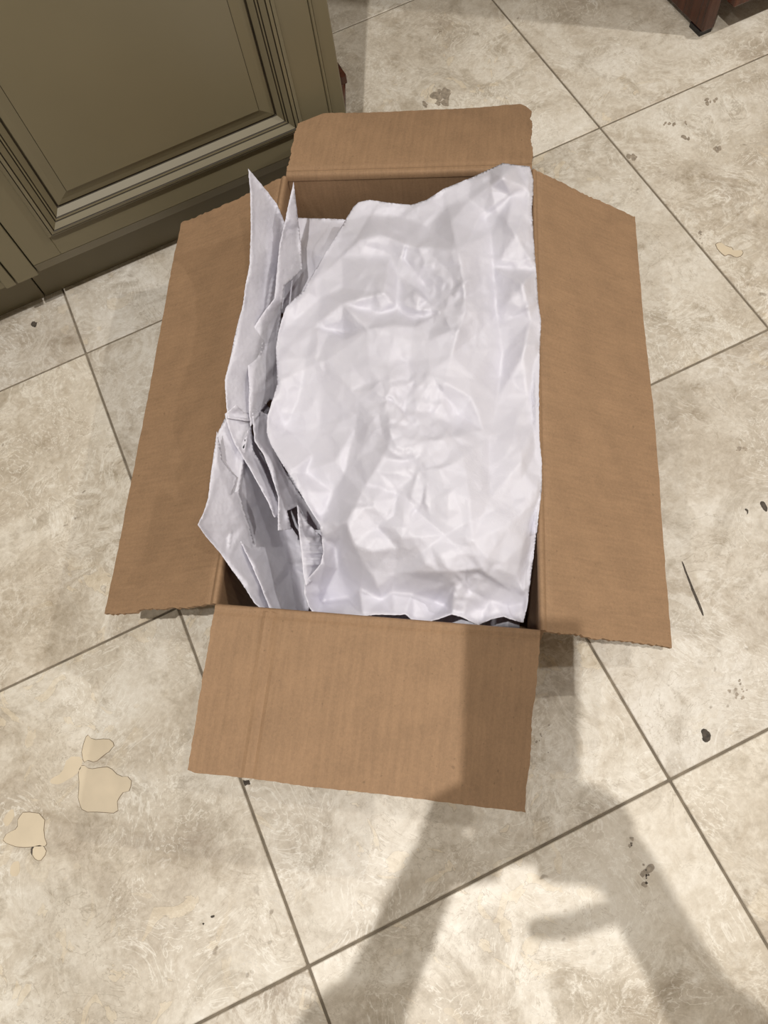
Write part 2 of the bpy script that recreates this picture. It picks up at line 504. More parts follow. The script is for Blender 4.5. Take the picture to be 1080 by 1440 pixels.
# front flap lies level, with a pressed vertical crease
def front_crease(u, v):
    c = 0.180 + 0.012 * v
    return 0.0016 * math.exp(-((u - c + 0.012) / 0.007) ** 2) - 0.0016 * math.exp(-((u - c - 0.012) / 0.009) ** 2)
flap('end_flap', cFL, cFR, un(262, 1085, 0.194), un(738, 1142, 0.194), M['card_end'], 11,
     vmax=lambda u: 1.0 - 0.012 * max(0, 1 - u / 0.02), crease=front_crease, uj=0.0012, vj=0.0007)
def back_v(u):
    m = 1.0
    if u < 0.16: m = min(m, 0.80 + 0.20 * (u / 0.10)) if u < 0.10 else m
    if u > 0.95: m = min(m, 1.0 - 0.16 * ((u - 0.95) / 0.05) ** 1.6)
    return m
flap('end_flap', cBL, cBR, un(424, 161, 0.193), un(746, 147, 0.150), M['card_end'], 21,
     vmax=back_v, uj=0.0022, sag=0.004)
flap('side_flap', cFR, cBR, un(946, 912, 0.115), un(893, 304, 0.112), M['card_long'], 31, sag=-0.002, uj=0.0028)
flap('side_flap', cFL, cBL, un(147, 862, 0.130), un(256, 312, 0.146), M['card_long'], 41, sag=-0.004, uj=0.0028)

def wall_panel(name, a, b, inward, seed, bulge=0.0):
    a, b = np.array(a), np.array(b)
    W = np.linalg.norm(b - a)
    nrm = np.array(inward, float)
    def P(u, v):
        p = a * (1 - u) + b * u
        z = H - 0.006 - v * (H - 0.0065)
        off = nrm * (-bulge * math.sin(math.pi * u) * math.sin(math.pi * min(1, v * 1.2 + 0.1)))
        return np.array([p[0], p[1], z]) + off
    us, vs_ = 24, 12
    top = P
    # inner face P, outer face P - nrm*TH
    verts, faces, mi, uvs = [], [], [], []
    for s in (0, 1):
        for i in range(us + 1):
            for j in range(vs_ + 1):
                q = P(i / us, j / vs_) - nrm * TH * s
                verts.append(q); uvs.append((i / us * W, j / vs_ * H))
    k = (us + 1) * (vs_ + 1); idx = lambda i, j: i * (vs_ + 1) + j
    for i in range(us):
        for j in range(vs_):
            q = (idx(i, j), idx(i + 1, j), idx(i + 1, j + 1), idx(i, j + 1))
            faces.append(q); mi.append(0); faces.append(tuple(x + k for x in q[::-1])); mi.append(0)
    ring = [idx(i, 0) for i in range(us)] + [idx(us, j) for j in range(vs_)] + [idx(i, vs_) for i in range(us, 0, -1)] + [idx(0, j) for j in range(vs_, 0, -1)]
    for p_, q_ in zip(ring, ring[1:] + ring[:1]):
        faces.append((q_, p_, p_ + k, q_ + k)); mi.append(1)
    o = mesh_obj(name, verts, faces, [M['card_wall'], M['edge']], carton, False, mi, uvs)
    bm = bmesh.new(); bm.from_mesh(o.data); bmesh.ops.recalc_face_normals(bm, faces=bm.faces); bm.to_mesh(o.data); bm.free()
    return o
def inward(a, b):
    d = np.array(b) - np.array(a); n = np.array([-d[1], d[0], 0]); n /= np.linalg.norm(n)
    m = (np.array(a) + np.array(b)) / 2
    return n if np.dot(ctr - m, n) > 0 else -n
for (a, b, s, bu) in ((cFL, cFR, 1, 0.0), (cFR, cBR, 2, 0.002), (cBR, cBL, 3, 0.0), (cBL, cFL, 4, 0.002)):
    wall_panel('wall_panel', a, b, inward(a, b), s, bu)
def bottomP(u, v):
    p = (cFL * (1 - u) + cFR * u) * (1 - v) + (cBL * (1 - u) + cBR * u) * v
    return np.array([p[0], p[1], 0.0055])
sheet_mesh('bottom_panel', bottomP, 10, 10, M['card_wall'], carton, 0.0045, 0.34, 0.6)

# ------------------------------------------------------------------ crumpled packing paper
def lattice(x, y, scale, seed, warp=0.35):
    """piecewise planar random relief (triangular facets), unit amplitude"""
    r = np.random.RandomState(seed)
    ang = r.uniform(0, 6.28)
    ph = r.uniform(0, 6.28, 4)
    xs, ys = x / scale, y / scale
    wx = xs + warp * np.sin(1.3 * ys + ph[0]) + 0.5 * warp * np.sin(2.9 * xs + 1.7 * ys + ph[1])
    wy = ys + warp * np.sin(1.1 * xs + ph[2]) + 0.5 * warp * np.sin(2.3 * ys - 1.9 * xs + ph[3])
    a = wx * math.cos(ang) - wy * math.sin(ang)
    b = wx * math.sin(ang) + wy * math.cos(ang)
    i, j = np.floor(a).astype(int), np.floor(b).astype(int)
    fa, fb = a - i, b - j
    tab = r.uniform(-1, 1, (64, 64))
    g = lambda ii, jj: tab[ii % 64, jj % 64]
    flip = (((i * 7 + j * 13) % 5) < 2)
    lo = fa + fb < 1
    h1 = np.where(lo, g(i, j) * (1 - fa - fb) + g(i + 1, j) * fa + g(i, j + 1) * fb,
                  g(i + 1, j + 1) * (fa + fb - 1) + g(i + 1, j) * (1 - fb) + g(i, j + 1) * (1 - fa))
    lo2 = fb > fa
    h2 = np.where(lo2, g(i, j) * (1 - fb) + g(i, j + 1) * (fb - fa) + g(i + 1, j + 1) * fa,
                  g(i, j) * (1 - fa) + g(i + 1, j) * (fa - fb) + g(i + 1, j + 1) * fb)
    return np.where(flip, h2, h1)

def rimx_left(y): return 402 - (y - 248) * 0.1655
def rimx_right(y): return 748 + (y - 236) * 0.0185

def facets(V, n_px, amp, seed, jit=0.75, stretch=1.0):
    """straight-creased random relief over pixel-space points V: Delaunay facets with random corner heights"""
    r = np.random.RandomState(seed)
    x0, y0 = V.min(0) - 2 * n_px; x1, y1 = V.max(0) + 2 * n_px
    gx, gy = np.meshgrid(np.arange(x0, x1, n_px), np.arange(y0, y1, n_px * stretch))
    P = np.stack([gx.ravel(), gy.ravel()], 1) + r.uniform(-jit, jit, (gx.size, 2)) * [n_px, n_px * stretch] * 0.7
    h = r.uniform(-1, 1, len(P)) * amp
    co, _, tri, ov, _, _ = delaunay_2d_cdt([Vector(q) for q in P], [], [], 0, 1e-5)
    co = np.array([(v.x, v.y) for v in co]); hz = np.array([h[o[0]] if o else 0 for o in ov])
    Z = np.zeros(len(V))
    order = np.argsort(V[:, 0]); xs = V[order, 0]
    for t in tri:
        a, b, c = co[t[0]], co[t[1]], co[t[2]]
        lo, hi = np.searchsorted(xs, [min(a[0], b[0], c[0]), max(a[0], b[0], c[0])])
        if lo == hi: continue
        idx = order[lo:hi]; Q = V[idx]
        det = (b[1] - c[1]) * (a[0] - c[0]) + (c[0] - b[0]) * (a[1] - c[1])
        if abs(det) < 1e-9: continue
        l0 = ((b[1] - c[1]) * (Q[:, 0] - c[0]) + (c[0] - b[0]) * (Q[:, 1] - c[1])) / det
        l1 = ((c[1] - a[1]) * (Q[:, 0] - c[0]) + (a[0] - c[0]) * (Q[:, 1] - c[1])) / det
        l2 = 1 - l0 - l1
        ok = (l0 > -1e-6) & (l1 > -1e-6) & (l2 > -1e-6)
        Z[idx[ok]] = l0[ok] * hz[t[0]] + l1[ok] * hz[t[1]] + l2[ok] * hz[t[2]]
    return Z

def inside(poly, pts):
    x, y = pts[:, 0], pts[:, 1]
    c = np.zeros(len(pts), bool)
    n = len(poly)
    for i in range(n):
        x0, y0 = poly[i]; x1, y1 = poly[(i + 1) % n]
        cond = ((y0 > y) != (y1 > y)) & (x < (x1 - x0) * (y - y0) / (y1 - y0 + 1e-12) + x0)
        c ^= cond
    return c

def paper_sheet(name, B, I, seed, step=4.0, amps=(0.0022, 0.0011, 0.0005), smooth=3, gain=1.0, edge_fade=6.0, creases=(), pivot=0.205, fixb=True, cell=(46, 20, 9), prof=None, stretch=1.0):
    B = np.array(B, float); I = np.array(I, float).reshape(-1, 3)
    ctl = np.vstack([B, I])
    if gain != 1.0:                     # deepen the folds; what lies over the rim keeps its height
        for k in range(len(ctl)):
            x, y, z = ctl[k]
            if rimx_left(y) + 10 < x < rimx_right(y) - 14 and (k >= len(B) or not fixb):
                ctl[k][2] = pivot + (z - pivot) * gain
    r = np.random.RandomState(seed)
    # coarse triangulation carries the folds
    nb = len(B)
    edges = [(i, (i + 1) % nb) for i in range(nb)] + [tuple(c) for c in creases]
    co, _, tri, ov, _, _ = delaunay_2d_cdt([Vector(p[:2]) for p in ctl], edges, [], 1, 1e-4)
    cz = np.array([ctl[o[0]][2] if o else 0.19 for o in ov])
    co = np.array([(v.x, v.y) for v in co])
    # fine boundary
    fb = []
    for i in range(nb):
        a, b = B[i][:2], B[(i + 1) % nb][:2]
        m = max(1, int(round(np.linalg.norm(b - a) / step)))
        for t in range(m):
            q = a + (b - a) * t / m
            if t:
                q = q + r.uniform(-0.35, 0.35, 2)
            fb.append(q)
    fb = np.array(fb)
    x0, y0 = fb.min(0); x1, y1 = fb.max(0)
    gx, gy = np.meshgrid(np.arange(x0, x1, step), np.arange(y0, y1, step))
    gx = gx + (np.arange(gx.shape[0])[:, None] % 2) * step / 2
    pts = np.stack([gx.ravel(), gy.ravel()], 1) + r.uniform(-0.18, 0.18, (gx.size, 2)) * step
    pts = pts[inside(fb, pts)]
    # keep off the boundary
    d2 = np.full(len(pts), 1e9)
    for q in fb:
        d2 = np.minimum(d2, ((pts - q) ** 2).sum(1))
    keep = d2 > (0.55 * step) ** 2
    pts = pts[keep]
    allp = np.vstack([fb, pts])
    m = len(fb)
    vo, _, faces, vmap, _, _ = delaunay_2d_cdt([Vector(q) for q in allp], [(i, (i + 1) % m) for i in range(m)], [], 1, 1e-5)
    V = np.array([(v.x, v.y) for v in vo])
    # fold heights
    Z = np.full(len(V), np.nan)
    for t in tri:
        a, b, c = co[t[0]], co[t[1]], co[t[2]]
        det = (b[1] - c[1]) * (a[0] - c[0]) + (c[0] - b[0]) * (a[1] - c[1])
        if abs(det) < 1e-9: continue
        l0 = ((b[1] - c[1]) * (V[:, 0] - c[0]) + (c[0] - b[0]) * (V[:, 1] - c[1])) / det
        l1 = ((c[1] - a[1]) * (V[:, 0] - c[0]) + (a[0] - c[0]) * (V[:, 1] - c[1])) / det
        l2 = 1 - l0 - l1
        ok = (l0 > -1e-3) & (l1 > -1e-3) & (l2 > -1e-3)
        z = l0 * cz[t[0]] + l1 * cz[t[1]] + l2 * cz[t[2]]
        Z = np.where(ok, z, Z)
    bad = np.isnan(Z)
    for k in np.where(bad)[0]:
        Z[k] = cz[np.argmin(((co - V[k]) ** 2).sum(1))]
    if prof is not None:
        # a standing sheet: high along its left edge, lying over the rim, then dropping steeply into the box
        zl, s1, s2 = prof
        yy = np.linspace(fb[:, 1].min(), fb[:, 1].max(), 160); xl = np.full(160, 1e9)
        dense = np.vstack([fb[i] + (fb[(i + 1) % m] - fb[i]) * t for i in range(m) for t in (0, 0.33, 0.66)][0:0] + [np.linspace(fb[i], fb[(i + 1) % m], 4) for i in range(m)])
        for q in dense:
            k = int(round((q[1] - yy[0]) / (yy[1] - yy[0]))); xl[k] = min(xl[k], q[0])
        okk = xl < 1e8
        XL = np.interp(V[:, 1], yy[okk], xl[okk])
        ZL = np.interp(V[:, 1], [a for a, _ in zl], [b for _, b in zl])
        rim = rimx_left(V[:, 1])
        Z = ZL - s1 * np.maximum(0, np.minimum(V[:, 0], rim) - XL) - s2 * np.maximum(0, V[:, 0] - np.maximum(rim, XL))
        Z = np.maximum(Z, 0.085)
    # neighbours for rounding the folds
    E = set()
    for fc in faces:
        for a, b in zip(fc, list(fc[1:]) + [fc[0]]):
            E.add((min(a, b), max(a, b)))
    E = np.array(sorted(E))
    deg = np.bincount(E.ravel(), minlength=len(V)).astype(float)
    def lap(Z):
        s = np.zeros(len(V)); np.add.at(s, E[:, 0], Z[E[:, 1]]); np.add.at(s, E[:, 1], Z[E[:, 0]])
        return s / np.maximum(deg, 1)
    for _ in range(smooth):
        Z = 0.45 * Z + 0.55 * lap(Z)
    # finer crumple relief in world metres
    X = np.array([un(v[0], v[1], z) for v, z in zip(V, Z)])
    de = np.full(len(V), 1e9)
    for q in fb[::2]:
        de = np.minimum(de, ((V - q) ** 2).sum(1))
    fade = np.clip(np.sqrt(de) / edge_fade, 0.06, 1)
    wx, wy = X[:, 0], X[:, 1]
    mod = np.clip(facets(V, 90, 1.0, seed + 50) + 0.5, 0.35, 1.2)
    N = facets(V, cell[0], amps[0], seed + 1, stretch=stretch) + mod * facets(V, cell[1], amps[1], seed + 2) + mod ** 2 * facets(V, cell[2], amps[2], seed + 3)
    N = 0.75 * N + 0.25 * lap(N)
    Z2 = Z + N * fade
    over = (V[:, 0] < rimx_left(V[:, 1]) + 6) | (V[:, 0] > rimx_right(V[:, 1]) - 3)
    Z2 = np.where(over, np.maximum(Z2, 0.2042), Z2)
    Z2 = np.maximum(Z2, np.where(V[:, 0] < 500, 0.2042 - 0.003 * np.maximum(0, V[:, 0] - rimx_left(V[:, 1]) - 6), 0))
    X = np.array([un(v[0], v[1], z) for v, z in zip(V, Z2)])
    base = np.array([X[:, 0].mean(), X[:, 1].mean(), X[:, 2].min()])
    o = mesh_obj(name, X - base, [f for f in faces], M['paper'], None, True)
    o.location = base
    bm = bmesh.new(); bm.from_mesh(o.data)
    bmesh.ops.recalc_face_normals(bm, faces=bm.faces); bm.normal_update()
    if sum(f.normal.z for f in bm.faces) < 0:
        bmesh.ops.reverse_faces(bm, faces=bm.faces)
    bm.to_mesh(o.data); bm.free()
    sd = o.modifiers.new('thickness', 'SOLIDIFY'); sd.thickness = 0.0003; sd.offset = -1
    return o

MAIN_B = [(427,409,.196),(440,385,.196),(455,360,.196),(470,335,.194),(484,312,.192),(497,291,.192),(505,284,.195),(520,281,.198),
 (545,285,.196),(578,288,.192),(600,281,.196),(625,265,.203),(662,250,.209),(688,238,.213),(707,229,.216),(726,232,.213),(745,234,.206),
 (750,252,.204),(750,272,.204),(748,292,.205),(750,330,.203),(754,380,.203),(757,425,.204),(761,452,.206),(759,490,.203),(758,540,.203),
 (758,590,.203),(759,620,.203),(762,650,.204),(762,688,.203),(759,712,.198),(752,768,.190),(746,815,.182),(742,848,.176),(736,876,.166),
 (722,869,.172),(708,864,.178),(690,868,.176),(672,876,.170),(652,866,.176),(635,861,.178),(615,868,.176),(600,872,.172),(583,872,.172),
 (570,861,.178),(555,857,.180),(538,856,.180),(510,858,.176),(482,858,.172),(460,859,.170),(445,861,.166),(434,852,.168),(428,835,.172),
 (428,818,.176),(440,806,.180),(451,793,.183),(455,775,.186),(452,755,.188),(450,738,.190),(437,718,.192),(420,690,.194),(405,665,.195),
 (392,645,.195),(381,625,.195),(375,608,.196),(376,585,.198),(384,560,.199),(390,540,.199),(389,515,.200),(388,490,.200),(391,470,.199),
 (396,450,.198),(402,432,.198),(414,420,.197)]
MAIN_B = [(x, y + (8 if x < 565 else 3) if (y > 845 and 440 < x < 730) else y, z) for x, y, z in MAIN_B]
MAIN_B = [(x, y, z + (0.010 if (x < 470 and 400 < y < 750) else 0)) for x, y, z in MAIN_B]
MAIN_I = [
 # star crease below the top edge
 (536,331,.206),(480,362,.199),(519,302,.198),(560,305,.196),(644,350,.213),(600,318,.200),(580,348,.208),(505,338,.203),(548,360,.203),
 # two rolling folds
 (470,395,.201),(482,405,.201),(560,389,.204),(588,406,.207),(482,427,.207),(540,412,.212),(586,411,.211),(450,420,.201),
 (482,467,.203),(535,441,.205),(558,434,.205),(585,449,.207),(484,478,.209),(516,463,.213),(555,457,.213),(583,460,.212),(620,440,.213),
 (440,460,.204),(415,450,.202),(415,480,.205),(400,498,.206),
 # main ridge
 (505,490,.211),(520,515,.213),(540,540,.215),(548,580,.216),(549,622,.216),(535,650,.215),(520,672,.214),(503,705,.212),(487,735,.210),
 (497,765,.206),(510,790,.202),(527,815,.196),(537,843,.186),
 # grey slope left of the ridge
 (430,505,.204),(465,530,.206),(420,560,.201),(402,600,.199),(440,640,.200),(468,692,.200),(430,665,.197),(470,590,.205),(505,560,.209),(500,640,.206),
 (472,770,.190),(475,800,.184),(460,830,.176),(490,840,.178),(506,828,.186),(455,845,.172),
 # broad plane right of the ridge
 (574,509,.212),(600,525,.215),(580,560,.214),(600,640,.216),(560,700,.213),(600,720,.215),(620,780,.211),(560,770,.204),(524,776,.206),(530,742,.206),
 (572,742,.212),(600,792,.207),(625,850,.186),(580,835,.190),(552,832,.188),(640,820,.203),(665,760,.213),(660,700,.215),(650,640,.214),(610,585,.214),
 # long ridge and trough towards the right side
 (635,312,.208),(652,398,.216),(655,437,.217),(640,480,.216),(635,500,.215),(620,560,.214),
 (690,330,.203),(694,376,.201),(699,442,.200),(707,498,.201),(700,560,.204),(688,620,.206),(690,700,.209),(672,470,.207),
 (725,330,.210),(735,400,.212),(746,450,.213),(735,500,.209),(742,560,.212),(745,620,.212),(748,688,.210),(733,650,.209),(724,600,.206),
 (745,722,.206),(736,765,.205),(727,810,.201),(716,853,.190),(700,800,.206),(690,845,.194),(712,740,.208),
 # bunched corner
 (707,250,.215),(690,262,.209),(720,276,.206),(738,262,.211),(660,282,.204),(630,288,.203),(700,302,.204),(680,296,.202),(736,300,.211),(715,312,.208)]
tag(paper_sheet('packing_paper', MAIN_B, MAIN_I, 3, step=2.3, smooth=1, amps=(0.0088, 0.0048, 0.0015), gain=2.8, pivot=0.203, cell=(50, 18, 8)),
    'large crumpled white packing paper sheet covering most of the open box', 'paper', 'packing paper in the box')

S = {}
S['spike_left'] = ([(349,237,.262),(360,250,.25),(375,268,.238),(390,288,.225),(400,312,.21),(402,345,.195),(404,380,.18),(400,420,.17),(392,460,.165),
 (388,520,.172),(376,566,.180),(350,592,.2),(320,588,.206),(318,562,.209),(316,535,.208),(323,508,.21),(328,482,.212),(334,456,.216),(342,428,.22),
 (345,402,.224),(351,372,.23),(353,320,.238),(352,268,.248)],
 [(357,292,.240),(372,322,.224),(385,352,.203),(388,380,.193),(362,400,.218),(373,362,.222),(350,440,.212),(340,490,.204),(335,540,.2),(366,440,.196)])
S['spike_right'] = ([(413,255,.25),(418,298,.24),(422,330,.228),(426,378,.212),(412,392,.21),(400,402,.208),(397,425,.205),(395,450,.2),(391,480,.193),(394,520,.188),
 (400,540,.185),(395,562,.19),(379,563,.2),(366,580,.19),(352,600,.185),(350,575,.192),(350,540,.202),(348,505,.208),(350,480,.212),(357,460,.216),
 (370,440,.219),(386,420,.221),(389,385,.225),(393,345,.231),(402,305,.24)],
 [(396,400,.221),(410,330,.235),(372,505,.216),(365,470,.212),(384,500,.193),(380,540,.206),(360,530,.21),(408,360,.224),(388,440,.210)])
S['low_back'] = ([(412,306,.148),(440,307,.15),(482,308,.152),(520,320,.155),(520,420,.16),(430,450,.15),(395,440,.14),(398,380,.14),(410,340,.145)],
 [(450,320,.158),(462,338,.166),(455,362,.168),(440,390,.15),(425,345,.158),(480,380,.165)])
S['fold_strip'] = ([(316,582,.214),(332,569,.215),(341,579,.213),(353,582,.212),(354,607,.208),(356,632,.204),(371,659,.199),(391,707,.191),(393,722,.184),
 (386,728,.180),(377,706,.186),(354,664,.194),(329,622,.206),(320,598,.211)], [(336,600,.214),(348,640,.203),(366,672,.197)])
S['broad_left'] = ([(318,584,.207),(345,590,.200),(370,640,.186),(392,690,.180),(405,735,.176),(430,770,.170),(445,800,.166),(436,830,.165),
 (434,862,.165),(405,864,.165),(380,858,.166),(366,822,.170),(348,782,.176),(330,745,.186),(320,715,.198),(312,680,.204),(306,645,.206),(305,612,.208)],
 [(330,622,.2045),(336,660,.198),(340,690,.194),(358,730,.190),(354,662,.190),(378,720,.184),(391,760,.187),(408,815,.178),(385,800,.176),(420,845,.172),(395,845,.170)])
S['corner_left'] = ([(305,606,.216),(301,635,.216),(296,670,.217),(293,700,.219),(286,722,.221),(278,738,.222),(290,755,.215),(310,778,.206),(325,800,.197),
 (342,823,.188),(358,848,.178),(374,862,.17),(388,860,.17),(380,828,.178),(364,792,.186),(357,762,.193),(348,730,.198),(341,708,.202),(336,690,.206),(326,694,.205),
 (334,671,.205),(322,660,.205),(313,648,.209),(310,628,.212)],
 [(310,690,.212),(316,732,.218),(335,782,.205),(356,818,.190),(303,728,.220),(300,660,.215),(325,718,.207),(345,775,.196)])
S['pleat'] = ([(354,572,.206),(380,585,.194),(382,620,.19),(398,655,.186),(418,690,.182),(445,725,.178),(455,745,.176),(440,745,.174),(428,728,.180),
 (418,712,.188),(404,718,.190),(410,744,.188),(391,746,.193),(391,722,.193),(391,697,.195),(380,664,.198),(371,640,.200),(358,620,.202)],
 [(379,650,.203),(392,684,.199),(404,700,.195),(368,610,.203),(398,735,.195)])
S['curl'] = ([(418,709,.190),(432,735,.187),(452,754,.184),(466,772,.180),(462,798,.180),(446,812,.180),(430,824,.176),(426,805,.178),(424,779,.182),(420,745,.186)],
 [(435,765,.191),(444,790,.188),(434,800,.186)])
S['tuck'] = ([(338,548,.192),(358,545,.186),(380,575,.180),(372,600,.182),(352,592,.186),(338,588,.196)], [(352,570,.178)])
LBL = {
 'spike_left': 'white paper sheet standing up in a sharp peak against the side flap beside the cabinet',
 'spike_right': 'narrow white paper sheet rising to a slim point, curled at its foot',
 'low_back': 'flat white paper sheet low in the box against the end wall facing the cabinet',
 'fold_strip': 'short folded white paper strip with a square end, tucked between purple-grey sheets',
 'broad_left': 'shaded purple-grey paper sheet sloping down into the box corner',
 'corner_left': 'greyish white paper sheet whose corner pokes out over the side flap',
 'curl': 'small white paper flap curling down beside the lower corner of the large sheet',
 'tuck': 'shaded paper scrap showing in the dark hollow between the peaked sheets and the folded strip',
 'pleat': 'narrow pleated paper strip tucked under the edge of the large sheet'}
PROF = {   # (pixel row, height) along the left edge; slope before and after the rim, metres per pixel
 'spike_left': ([(237, .285), (268, .270), (320, .254), (400, .244), (480, .246), (588, .232)], .0010, .0017),
 'spike_right': ([(255, .25), (305, .24), (345, .231), (420, .226), (505, .220), (563, .214), (600, .208)], .0006, .0013),
 'fold_strip': ([(569, .236), (600, .228), (660, .204), (728, .185)], .0008, .0013),
 'broad_left': ([(584, .226), (680, .220), (715, .206), (782, .185), (864, .165)], .0006, .0016),
 'corner_left': ([(606, .242), (700, .246), (738, .256), (778, .214), (823, .190), (862, .168)], .0010, .0012),
 'pleat': ([(572, .208), (640, .202), (700, .196), (746, .192)], .0002, .0013),
 'curl': ([(709, .192), (780, .186), (824, .176)], .0002, .0012),
 'tuck': ([(545, .190), (590, .180)], .0, .0012)}
for k, (key, (b, i)) in enumerate(S.items()):
    o = paper_sheet('packing_paper', b, i, 60 + 9 * k, step=2.4, smooth=2, amps=(0.0062, 0.0024, 0.0006), edge_fade=5.0, prof=PROF.get(key), cell=(24, 14, 8), stretch=2.6)
    tag(o, LBL[key], 'paper', 'packing paper in the box')

# crumpled wad under the sheets, filling the carton down to its bottom
def wad():
    n = 46; mrg = 0.05
    verts, faces = [], []
    g = np.zeros((n + 1, n + 1, 3))
    for i in range(n + 1):
        for j in range(n + 1):
            u = mrg * 0.6 + (1 - 1.2 * mrg) * i / n; v = mrg * 0.4 + (1 - 0.8 * mrg) * j / n
            p = (cFL * (1 - u) + cFR * u) * (1 - v) + (cBL * (1 - u) + cBR * u) * v
            e = min(i, n - i, j, n - j) / n
            g[i, j] = (p[0], p[1], 0.030 + 0.022 * min(1, e * 6) - 0.03 * max(0, 0.15 - u) / 0.15 * max(0, 0.3 - v) / 0.3)
    g[..., 2] += 0.008 * lattice(g[..., 0], g[..., 1], 0.05, 5) + 0.004 * lattice(g[..., 0], g[..., 1], 0.02, 6)
    g[..., 2] = np.minimum(g[..., 2], 0.060)
    top = g.reshape(-1, 3)
    k = len(top)
    bot = top.copy(); bot[:, 2] = 0.006
    idx = lambda i, j: i * (n + 1) + j
    for i in range(n):
        for j in range(n):
            q = (idx(i, j), idx(i + 1, j), idx(i + 1, j + 1), idx(i, j + 1))
            faces.append(q); faces.append(tuple(x + k for x in q[::-1]))
    ring = [idx(i, 0) for i in range(n)] + [idx(n, j) for j in range(n)] + [idx(i, n) for i in range(n, 0, -1)] + [idx(0, j) for j in range(n, 0, -1)]
    for a, b in zip(ring, ring[1:] + ring[:1]):
        faces.append((b, a, a + k, b + k))
    o = mesh_obj('packing_paper', np.vstack([top, bot]), faces, M['paper'], None, False)
    bm = bmesh.new(); bm.from_mesh(o.data); bmesh.ops.recalc_face_normals(bm, faces=bm.faces); bm.to_mesh(o.data); bm.free()
    return o
tag(wad(), 'thick crumpled paper wad underneath the sheets at the bottom of the box', 'paper', 'packing paper in the box')

# ------------------------------------------------------------------ olive cabinet
KY = 0.141                    # toe kick plane
FY = KY - 0.050               # face frame plane
DY = FY - 0.004               # door plane
CX0, CX1, CY1 = -1.75, 0.511, 0.80
ZB = 0.102
cab = empty('cabinet', ((CX0 + CX1) / 2, (FY + CY1) / 2, 0))
tag(cab, 'olive green painted kitchen cabinet with raised panel doors and dark glazed grooves', 'cabinet')
box('body', CX0, CX1, FY + 0.004, CY1, ZB + 0.001, 0.88, M['olive'], cab, 0.002)
# toe kick boards, butt jointed
box('toe_kick', -0.028, CX1 - 0.02, KY, KY + 0.018, 0.0, ZB, M['olive'], cab, 0.0008, 1)
box('toe_kick', CX0 + 0.02, -0.030, KY, KY + 0.018, 0.0, ZB, M['olive'], cab, 0.0008, 1)
box('plinth_back', CX0 + 0.02, CX1 - 0.02, KY + 0.018, CY1 - 0.03, 0.0, ZB, M['olive'], cab)
bb = bmesh.new()
bmesh.ops.create_cone(bb, cap_ends=True, segments=18, radius1=0.014, radius2=0.022, depth=0.06, matrix=Matrix.Translation((0.553, 0.268, 0.03)))
bm_obj('turned_foot', bb, M['wood'], cab, True)
box('foot_rail', 0.505, 0.573, 0.25, 0.29, 0.058, 0.075, M['wood'], cab, 0.002)

def ring_bm(bm, x0, x1, z0, z1, prof, y, midx):
    """mitred moulding: prof = [(inset, proud, material)]"""
    loops = []
    for d, n_, _ in prof:
        loops.append([bm.verts.new((x, y - n_, z)) for x, z in ((x0 + d, z0 + d), (x1 - d, z0 + d), (x1 - d, z1 - d), (x0 + d, z1 - d))])
    for k in range(len(prof) - 1):
        for s in range(4):
            f = bm.faces.new([loops[k][s], loops[k][(s + 1) % 4], loops[k + 1][(s + 1) % 4], loops[k + 1][s]])
            f.material_index = prof[k][2]

def door(x0, x1, z0, z1):
    d = box('door', x0, x1, DY, FY + 0.004, z0, z1, M['olive'], cab, 0.0015, 2)
    # flat frame pieces standing on the slab
    t = 0.009
    m = 0.043
    def piece(nm, a0, a1, b0, b1):
        q = box(nm, a0, a1, DY - t, DY + 0.002, b0, b1, M['olive'], None, 0.0008, 1)
        q.parent = d; q.matrix_parent_inverse = Matrix.Translation(-cab.location) @ Matrix.Identity(4)
        q.matrix_parent_inverse = d.matrix_parent_inverse.copy() if False else Matrix.Identity(4)
        return q
    piece('stile', x0, x0 + m, z0, z1); piece('stile', x1 - m, x1, z0, z1)
    piece('rail', x0 + m, x1 - m, z0, z0 + m - 0.006); piece('rail', x0 + m, x1 - m, z1 - m + 0.006, z1)
    # bolection moulding
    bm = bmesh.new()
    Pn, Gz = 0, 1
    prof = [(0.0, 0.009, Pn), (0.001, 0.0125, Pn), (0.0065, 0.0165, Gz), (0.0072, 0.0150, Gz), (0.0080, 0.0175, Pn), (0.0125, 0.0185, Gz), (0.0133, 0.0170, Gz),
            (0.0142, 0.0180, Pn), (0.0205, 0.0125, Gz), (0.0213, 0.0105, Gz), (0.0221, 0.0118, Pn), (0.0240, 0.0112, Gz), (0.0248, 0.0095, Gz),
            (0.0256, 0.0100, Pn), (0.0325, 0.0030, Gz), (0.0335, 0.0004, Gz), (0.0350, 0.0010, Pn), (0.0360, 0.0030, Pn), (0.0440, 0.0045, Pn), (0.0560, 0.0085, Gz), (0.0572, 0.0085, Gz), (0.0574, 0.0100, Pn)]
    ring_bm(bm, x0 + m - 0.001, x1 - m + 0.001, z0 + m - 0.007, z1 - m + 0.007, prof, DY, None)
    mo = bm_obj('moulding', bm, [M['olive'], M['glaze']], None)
    mo.parent = d
    e = m - 0.001 + 0.0574; ez = m - 0.007 + 0.0574
    bmp = box_bm(x0 + e - 0.0003, x1 - e + 0.0003, DY - 0.0100, DY + 0.001, z0 + ez - 0.0003, z1 - ez + 0.0003)
    pn = bm_obj('panel', bmp, M['olive'], None); pn.parent = d
    for q in (mo, pn):
        q.matrix_parent_inverse = Matrix.Identity(4)
    return d
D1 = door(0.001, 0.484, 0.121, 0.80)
D2 = door(-0.535, -0.050, 0.121, 0.80)
